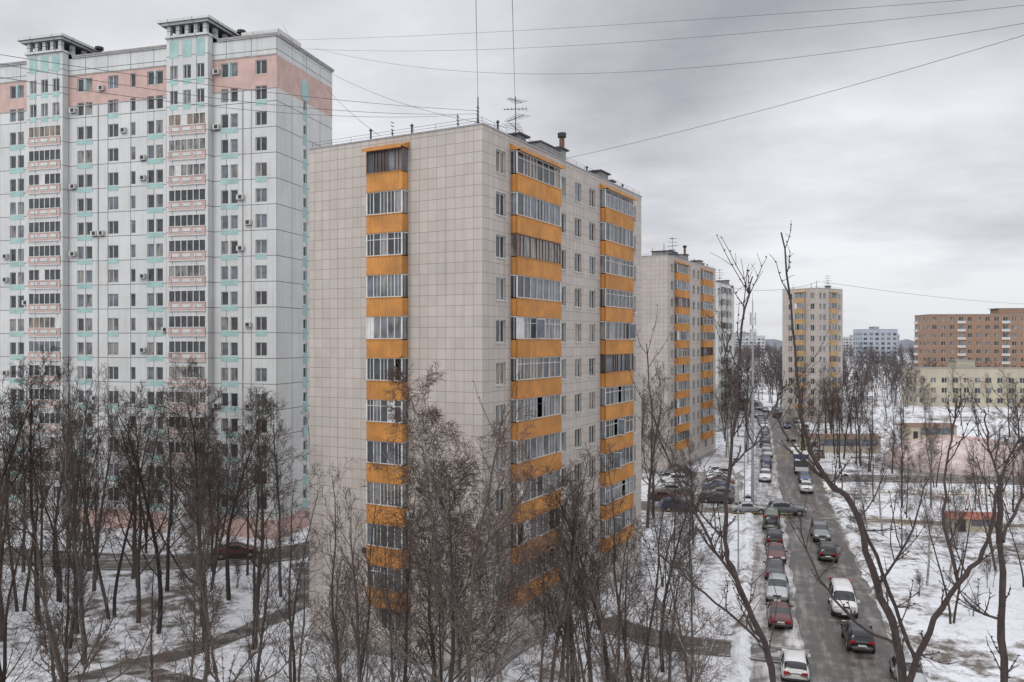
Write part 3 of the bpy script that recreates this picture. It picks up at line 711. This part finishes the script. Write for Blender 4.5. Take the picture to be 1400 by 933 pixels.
KIND={
'sedan':[(-2.27,.70,.40,.62,.72,0),(-2.2,.80,.30,.80,.93,0),(-1.65,.86,.24,.88,1.02,0),(-.95,.87,.22,.92,1.40,1),(.0,.88,.22,.92,1.46,1),(.42,.88,.22,.92,1.41,1),(1.15,.87,.22,.88,.98,0),(1.95,.84,.24,.72,.82,0),(2.2,.74,.30,.58,.66,0),(2.26,.66,.38,.5,.56,0)],
'suv':[(-2.2,.74,.45,.70,.85,0),(-2.14,.86,.38,.95,1.10,0),(-1.95,.90,.34,1.05,1.62,1),(-.8,.91,.32,1.05,1.72,1),(.3,.91,.32,1.05,1.68,1),(.95,.90,.32,1.02,1.14,0),(1.95,.88,.34,.92,1.02,0),(2.2,.80,.40,.74,.84,0),(2.25,.70,.46,.64,.7,0)],
'hatch':[(-1.95,.70,.40,.66,.78,0),(-1.9,.82,.32,.84,1.0,0),(-1.65,.85,.24,.92,1.42,1),(-.5,.86,.22,.92,1.52,1),(.45,.86,.22,.92,1.46,1),(1.1,.85,.22,.9,1.0,0),(1.75,.82,.24,.74,.84,0),(1.95,.72,.32,.58,.66,0)],
'van':[(-2.6,.80,.45,.8,1.0,0),(-2.55,.94,.4,1.15,1.95,1),(-1.,.97,.36,1.15,2.12,1),(.8,.97,.36,1.15,2.1,1),(1.25,.97,.36,1.15,1.95,1),(1.95,.95,.36,1.05,1.2,0),(2.45,.90,.4,.86,.98,0),(2.58,.78,.46,.7,.78,0)]}
cache={}
def carmesh(kind,colr):
    k=(kind,colr)
    if k in cache: return cache[k]
    st=KIND[kind]; pm=PA[colr]; mb=MB(); rows=[]
    for (x,w,zb,belt,top,cab) in st:
        te=w*(.76 if cab else .86); cr=top-(.07 if cab else .03)
        half=[(0,zb),(w*.88,zb),(w,zb+.16),(w,(zb+belt)/2+.05),(w*.97,belt),(te,cr),(te*.75,top),(0,top+.025)]
        ring=[(x,-y,z) for (y,z) in half]+[(x,y,z) for (y,z) in half[-2:0:-1]]
        b=len(mb.v); mb.v+=ring; rows.append(b)
    n=14; kb=mb.mi(pm); kg=mb.mi(m_cg)
    for i in range(len(st)-1):
        c0,c1=st[i][5],st[i+1][5]
        for j in range(n):
            j2=(j+1)%n; jj=j if j<7 else 13-j
            g=(c0 and c1 and jj==4) or ((c0!=c1) and jj in (5,6) and abs(st[i][4]-st[i+1][4])>.25)
            mb.f.append((rows[i]+j,rows[i]+j2,rows[i+1]+j2,rows[i+1]+j)); mb.m.append(kg if g else kb)
    mb.f.append(tuple(rows[0]+j for j in range(n))); mb.m.append(kb); mb.f.append(tuple(rows[-1]+j for j in range(n))); mb.m.append(kb)
    body=mb.mesh('body_'+kind+colr,True)
    d=MB(); L0=st[0][0]; L1=st[-1][0]; w=max(s[1] for s in st)
    r=.33 if kind in('sedan','hatch') else .37; wb=(L1-L0)*.305
    for x in (-wb+.02,wb):
        for s in (-1,1):
            d.tube([P(x,s*(w-.16),r+.02),P(x,s*(w-.035),r+.02)],[r+.08,r+.08],16,m_dark,True)
            d.tube([P(x,s*(w-.22),r),P(x,s*(w-.0),r)],[r,r],16,m_tyre,True); d.tube([P(x,s*(w-.1),r),P(x,s*(w+.012),r)],[r*.6,r*.55],10,m_galv,True)
    hb=st[-3][4]-.14; tb=st[1][4]-.16
    q=lambda u,n_,z:P(u,n_,z)
    for s in (-1,1):
        y0,y1=sorted((s*(w-.14),s*(w-.50)))
        d.box(q,L1-.14,L1+.0,y0,y1,hb-.13,hb,m_hl); d.box(q,L0-.0,L0+.14,y0,y1,tb-.16,tb+.02,m_tl)
        y0,y1=sorted((s*(w-.02),s*(w+.16))); xm=[t[0] for t in st if not t[5] and t[0]>0][0]-.35; d.box(q,xm,xm+.1,y0,y1,st[-4][3]+.0,st[-4][3]+.14,pm)
    d.box(q,L1-.05,L1+.02,-.33,.33,hb-.16,hb-.04,m_dark); d.box(q,L1-.02,L1+.035,-.26,.26,.40,.50,m_plate); d.box(q,L0-.035,L0+.02,-.26,.26,.60,.70,m_plate)
    d.box(q,L1-.1,L1+.025,-w*.7,w*.7,.30,.38,m_dark); d.box(q,L0-.02,L0+.08,-w*.7,w*.7,.34,.46,m_dark)
    cabs=[t for t in st if t[5]]
    for t in cabs[1:-1]:
        for s in (-1,1):
            d.tube([P(t[0],s*t[1]*.965,t[3]),P(t[0],s*t[1]*.78,t[4]-.06)],[.035,.03],4,m_dark)
    det=d.mesh('details_'+kind+colr); cache[k]=(body,det); return cache[k]
def car(kind,colr,x,y,ang,name='parked_car'):
    b,d=carmesh(kind,colr); e=empty(name,(x,y,.02),ang)
    o=link(b,'body',e); s=o.modifiers.new('s','SUBSURF'); s.levels=1; s.render_levels=1
    link(d,'wheels_and_lights',e)
def rc(kind,colr,a,l,away=True,name='parked_car'):
    x,y=rp(a,l); car(kind,colr,x,y,RA+(0 if away else math.pi)+R.uniform(-.04,.04)-(bend(a+1)-bend(a)),name)
R.seed(40)
rc('hatch','white',-3.9,-3.6); rc('sedan','red',6.3,-4.3); rc('suv','silver',12.3,-4.3,False); rc('sedan','dark',19,-4.4); rc('sedan','red',25.3,-4.2,False); rc('suv','black',31.2,-4.3); rc('van','green',39.5,-4.4)
rc('sedan','silver',-3.,3.2,False,'car'); rc('suv','black',2.9,.9,True,'car'); rc('van','white',10.6,.6,False,'car'); rc('suv','black',27.,.7,True,'car'); rc('suv','grey',35.,.6,False,'car'); rc('hatch','white',64,.7,False,'car')
ks=['sedan','sedan','hatch','suv']; cs=['white','silver','grey','black','dark','red','blue','silver','grey']
a=72
while a<290:
    if R.random()<.82: rc(R.choice(ks),R.choice(cs),a,-4.6+R.uniform(-.4,.4),R.random()<.5)
    if R.random()<.7 and a>84: rc(R.choice(ks),R.choice(cs),a+2,4.6+R.uniform(-.4,.4),R.random()<.5)
    if R.random()<.22 and not 72<a<92: rc(R.choice(ks),R.choice(cs),a+1,.9,R.random()<.5,'car')
    a+=R.uniform(5.6,8.5)
for i in range(10):
    t=i/10; x=25.6+7.*t; y=108.5+25*t
    car(R.choice(ks),R.choice(cs),x+1.6,y,R.uniform(-.08,.08)-.25+math.pi*R.randrange(2))
    if i%3!=1: car(R.choice(ks),R.choice(cs),x-5,y+1.4,R.uniform(-.08,.08)-.25+math.pi*R.randrange(2))
for (x,y,an) in ((21,103.3,0.),(29.5,101.9,-.1),(34,101.,-.1),(15,119,.5),(-27.5,81.2,.3),(-19.8,88.5,1.2)):
    car(R.choice(ks),R.choice(cs),x,y,an)
def truck(x,y,an):
    e=empty('box_truck',(x,y,0),an); mb=MB(); q=P
    mb.box(q,-3.2,1.1,-1.1,1.1,.95,3.1,PA['blue']); mb.box(q,-3.25,1.15,-1.12,1.12,3.1,3.16,m_frame); mb.box(q,-3.2,2.6,-.5,.5,.6,.9,m_dark); mb.obj('cargo_box',e)
    cb=MB(); b=[(1.25,.6),(2.95,.6),(3.0,1.3),(2.6,2.25),(1.25,2.35)]
    for s in (-1,1): cb.poly([(u,s*1.,z) for u,z in b],PA['white'])
    for i in range(5):
        (u0,z0),(u1,z1)=b[i],b[(i+1)%5]; cb.poly([(u0,-1,z0),(u1,-1,z1),(u1,1,z1),(u0,1,z0)],m_cg if i==2 else PA['white'])
    for s in(-1,1): cb.poly([(1.5,s*1.004,1.4),(2.8,s*1.004,1.4),(2.5,s*1.004,2.1),(1.5,s*1.004,2.1)],m_cg)
    cb.obj('cab',e); wb=MB()
    for xx in(-2.2,2.1):
        for s in(-1,1): wb.tube([P(xx,s*.75,.42),P(xx,s*1.05,.42)],[.42,.42],16,m_tyre,True)
    wb.obj('wheels',e)
x,y=rp(82,.8); truck(x,y,RA+math.pi)
# ------------------------------------------------------------ street furniture
def lamp(x,y,h,an,name='street_lamp'):
    mb=MB(); mb.tube([P(0,0,0),P(0,0,1.2),P(0,0,1.25),P(0,0,h)],[.11,.11,.075,.05],8,m_galv)
    mb.tube([P(0,0,h-.1),P(.5,0,h+.35),P(1.5,0,h+.5)],[.04,.035,.03],6,m_galv); mb.box(P,1.3,1.95,-.14,.14,h+.42,h+.55,m_galv); mb.box(P,1.38,1.9,-.11,.11,h+.39,h+.419,m_hl)
    o=mb.obj(name); o.location=(x,y,0); o.rotation_euler=(0,0,an)
for a in (18,52,88,124,160,200,240): x,y=rp(a,-7.6 if a<200 else -7.8); lamp(x,y,9.5,-.29)
for (x,y) in ((9.8,55.2),(44,112),(60,120)): lamp(x,y,5,1.)
def mast():
    mb=MB(); mb.tube([P(0,0,0),P(0,0,12),P(0,0,20),P(0,0,26.6)],[.22,.17,.11,.06],10,m_galv,True)
    for zz in (24.3,22.2):
        for a in (0,2.09,4.19):
            q=lambda u,n_,z,a=a:P(math.cos(a)*(.3+n_)-math.sin(a)*u,math.sin(a)*(.3+n_)+math.cos(a)*u,z)
            mb.box(q,-.13,.13,0,.1,zz-.8,zz+.8,m_ac); mb.box(q,-.03,.03,-.28,0,zz-.05,zz+.05,m_galv)
    mb.tube([P(0,0,26.6),P(0,0,27.6)],[.02,.015],4,m_dark)
    o=mb.obj('cell_mast'); o.location=(30.4,103.,0)
mast()
def fence(pts,mat,name='metal_fence',h=.9,st=.45):
    L=smoothline(pts,6); mb=MB()
    for i in range(len(L)-1):
        a,b=L[i],L[i+1]; n=max(1,int((b-a).length/st))
        for k in range(n):
            q=a.lerp(b,k/n); mb.tube([q,q+Vector((0,0,h))],[.022,.022],4,mat)
        for z in(h*.25,h*.95): mb.tube([a+Vector((0,0,z)),b+Vector((0,0,z))],[.025,.025],4,mat)
    mb.obj(name)
fence([(16,101),(27,99.6),(34,99)],m_yp,h=.6); fence([(41,96.3),(55,93.2),(80,90.6),(110,90.6)],m_yp,h=.7); fence([(48,150),(58,149),(72,148)],m_yp,h=1.2); fence([(44,117),(60,114),(90,112)],m_yp,h=.6)
fence([(4.5,60.2),(9.2,57.6),(14,55.6)],m_dark,h=.6); fence([(70,150),(95,146),(120,142)],m_oranged,h=1.6)
def dome():
    m_d=M('faded_pink_membrane',(.56,.47,.45),.75,.3,.35,streak=.25)
    mb=MB(); n=32; k=9; r=12.; hh=4.6
    for i in range(n):
        for j in range(k):
            def q(a,b):
                t=2*math.pi*a/n; ph=math.pi/2*b/k; rr=r*math.cos(ph)*(1+.015*(a%2)); return (rr*math.cos(t),rr*math.sin(t),hh*math.sin(ph)+.6)
            mb.poly([q(i,j),q(i+1,j),q(i+1,j+1),q(i,j+1)],m_d)
    e=empty('domed_pavilion',(76,138,0)); mb.obj('membrane',e,True)
    w=MB(); w.tube([P(0,0,0),P(0,0,.6)],[r+.2,r+.2],32,m_conc,True)
    w.obj('base_wall',e)
    rb=MB()
    for i in range(0,n,2):
        t=2*math.pi*i/n; rb.tube([P((r+.06)*math.cos(ph)*math.cos(t),(r+.06)*math.cos(ph)*math.sin(t),(hh+.06)*math.sin(ph)+.6) for ph in [math.pi/2*x/8 for x in range(9)]],[.07]*9,4,m_pink)
    rb.obj('ribs',e)
    e2=empty('domed_pavilion',(103,142,0),0,(1.05,1.05,1.3))
    for ch in list(e.children): link(ch.data,ch.name.split('.')[0],e2)
dome()
def kiosk(x,y,an,w,d,h,roof,name):
    e=empty(name,(x,y,0),an); mb=MB(); mb.box(P,0,w,0,d,0,h,m_yel); mb.box(P,.6,1.6,-.04,-.003,0,min(2,h-.1),m_dark); mb.box(P,2.2,w-.6,-.04,-.003,h*.45,h*.9,m_g3); mb.obj('walls',e)
    r=MB(); r.poly([(-.3,-.3,h),(w+.3,-.3,h),(w+.3,d/2,h+.6),(-.3,d/2,h+.6)],roof); r.poly([(-.3,d+.3,h),(w+.3,d+.3,h),(w+.3,d/2,h+.6),(-.3,d/2,h+.6)],roof)
    for xx in(-.28,w+.28): r.poly([(xx,-.3,h),(xx,d+.3,h),(xx,d/2,h+.6)],roof)
    r.obj('roof',e)
kiosk(49.5,92.,-.1,5.2,2,1.5,m_red,'garden_pavilion'); kiosk(57,157,0,14,5,2.8,m_frameb,'utility_shed'); kiosk(86,176,0,10,5,3,m_frameb,'utility_shed')
def swing(x,y):
    mb=MB()
    for s in(-1.6,1.6):
        for d_ in(-.7,.7): mb.tube([P(s,d_,0),P(s,0,2.1)],[.05,.05],6,m_red)
    mb.tube([P(-1.6,0,2.1),P(1.6,0,2.1)],[.05,.05],6,m_yp)
    for s in(-.8,.8):
        for t in (-.2,.2): mb.tube([P(s+t,0,2.1),P(s+t,0,.6)],[.012,.012],4,m_dark)
        mb.box(P,s-.25,s+.25,-.12,.12,.55,.6,m_yp)
    o=mb.obj('playground_swing'); o.location=(x,y,0)
swing(56,103); swing(63,107)
# ------------------------------------------------------------ wires
m_wire=M('cable',(.05,.05,.055),.6,.1,3)
def wire(a,b,sag,r=.018,name='overhead_wire'):
    mb=MB(); A=Vector(a);B=Vector(b); pts=[]
    for i in range(29):
        t=i/28; p=A.lerp(B,t); p.z-=4*sag*t*(1-t); pts.append(p)
    mb.tube(pts,[r]*29,4,m_wire); mb.obj(name)
def w(px,py,d): return ((px-700)/1115*d,d,H+(466.5-py)/1115*d)
def bl(u,v,z):
    c_,s_=math.cos(ANG),math.sin(ANG); return (-1.86+c_*u-s_*v,51.9+s_*u+c_*v,z)
wire(bl(.9,.9,TOP+1.9),w(643,-400,14),.15,.011); wire(bl(7,1.4,TOP+2.6),w(690,-400,14),.25,.011)
wire(w(-140,52,30),bl(.9,.9,TOP+1.2),.4,.012); wire(w(-140,60,30),bl(.9,.9,TOP+1.),.8,.012); wire(w(-160,78,28),bl(2.1,3.2,TOP+1.5),.8,.012)
wire(w(395,55,90),w(1500,-14,40),.4,.011); wire(w(395,66,90),w(1500,-4,40),1.2,.011); wire(w(430,66,90),w(1500,14,40),3.,.012)
wire(bl(16,3,TOP+1.0),w(1500,18,40),.4,.013); wire((-25,89,56),bl(1,9,TOP+.6),1.2,.014); wire((-25,89,54),bl(5.5,1.2,TOP+1.2),1.4,.014)
wire((80,212,37),w(975,388,200),2.,.035); wire((81,213,37),(300,400,40),3,.04)
# ------------------------------------------------------------ world, sun, camera
wd=bpy.data.worlds.new('World'); scene.world=wd; wd.use_nodes=True; nt=wd.node_tree
bg=nt.nodes['Background']
az=math.radians(215); el=math.radians(38)
sky=N(nt,'ShaderNodeTexSky',sky_type='NISHITA'); sky.sun_disc=False; sky.sun_elevation=el; sky.sun_rotation=az
tc=N(nt,'ShaderNodeTexCoord'); sp=N(nt,'ShaderNodeSeparateXYZ'); nt.links.new(tc.outputs['Generated'],sp.inputs[0])
zc_=mathn(nt,'MAXIMUM',sp.outputs[2],0.0); zz=mathn(nt,'ADD',zc_,.16)
cx=N(nt,'ShaderNodeCombineXYZ'); nt.links.new(mathn(nt,'DIVIDE',sp.outputs[0],zz),cx.inputs[0]); nt.links.new(mathn(nt,'DIVIDE',sp.outputs[1],zz),cx.inputs[1])
mp=N(nt,'ShaderNodeMapping'); mp.inputs['Location'].default_value=(3.1,1.7,0); mp.inputs['Scale'].default_value=(.75,.9,1); mp.inputs['Rotation'].default_value=(0,0,.5); nt.links.new(cx.outputs[0],mp.inputs[0])
n1=noise(nt,.75,8,.52,mp.outputs[0]); n2=noise(nt,2.2,8,.58,mp.outputs[0])
def dirmask(x,y,z,lo,hi):
    v=Vector((x,y,z)).normalized(); d=N(nt,'ShaderNodeVectorMath',operation='DOT_PRODUCT'); nt.links.new(tc.outputs['Generated'],d.inputs[0]); d.inputs[1].default_value=v
    m=N(nt,'ShaderNodeMapRange'); m.interpolation_type='SMOOTHSTEP'; nt.links.new(d.outputs['Value'],m.inputs[0]); m.inputs[1].default_value=lo; m.inputs[2].default_value=hi; return m.outputs[0]
dk=dirmask(.42,1,.31,.91,.995); br=dirmask(.52,1,.12,.94,1.0)
s=mathn(nt,'ADD',mathn(nt,'MULTIPLY',n1,.7),mathn(nt,'MULTIPLY',n2,.3))
s=mathn(nt,'SUBTRACT',s,mathn(nt,'MULTIPLY',dk,.20)); s=mathn(nt,'ADD',s,mathn(nt,'MULTIPLY',br,.27)); s=mathn(nt,'ADD',s,.09)
cr=N(nt,'ShaderNodeValToRGB'); nt.links.new(s,cr.inputs[0]); e=cr.color_ramp.elements
e[0].position=.36; e[0].color=(.37,.375,.41,1); e[1].position=.70; e[1].color=(.86,.87,.90,1)
x_=e.new(.52); x_.color=(.60,.605,.64,1)
zen=N(nt,'ShaderNodeMapRange'); zen.interpolation_type='SMOOTHSTEP'; nt.links.new(sp.outputs[2],zen.inputs[0]); zen.inputs[1].default_value=.38; zen.inputs[2].default_value=1; zen.inputs[3].default_value=1; zen.inputs[4].default_value=2.15
hz=N(nt,'ShaderNodeMapRange'); nt.links.new(sp.outputs[2],hz.inputs[0]); hz.inputs[1].default_value=0; hz.inputs[2].default_value=.10; hz.inputs[3].default_value=.7; hz.inputs[4].default_value=0
col=mixc(nt,hz.outputs[0],cr.outputs[0],(.68,.70,.74))
vm=N(nt,'ShaderNodeVectorMath',operation='SCALE'); nt.links.new(col,vm.inputs[0]); nt.links.new(zen.outputs[0],vm.inputs['Scale'])
sk=N(nt,'ShaderNodeVectorMath',operation='SCALE'); nt.links.new(sky.outputs[0],sk.inputs[0]); sk.inputs['Scale'].default_value=.006
ad=N(nt,'ShaderNodeVectorMath',operation='ADD'); nt.links.new(vm.outputs[0],ad.inputs[0]); nt.links.new(sk.outputs[0],ad.inputs[1])
nt.links.new(ad.outputs[0],bg.inputs['Color']); bg.inputs['Strength'].default_value=1.
sl=bpy.data.lights.new('sun','SUN'); sl.energy=1.0; sl.angle=math.radians(22); sl.color=(1,.96,.91); so=bpy.data.objects.new('sun',sl); scene.collection.objects.link(so)
sd=Vector((math.sin(az)*math.cos(el),math.cos(az)*math.cos(el),math.sin(el))); so.rotation_euler=(-sd).to_track_quat('-Z','Y').to_euler()
cam=bpy.data.cameras.new('camera'); co=bpy.data.objects.new('camera',cam); scene.collection.objects.link(co); co.location=(0,0,H); co.rotation_euler=(math.pi/2,0,0)
cam.lens=28.67; cam.sensor_width=36; cam.clip_start=.1; cam.clip_end=9000; scene.camera=co
scene.view_settings.view_transform='Standard'; scene.view_settings.look='None'; scene.view_settings.exposure=0
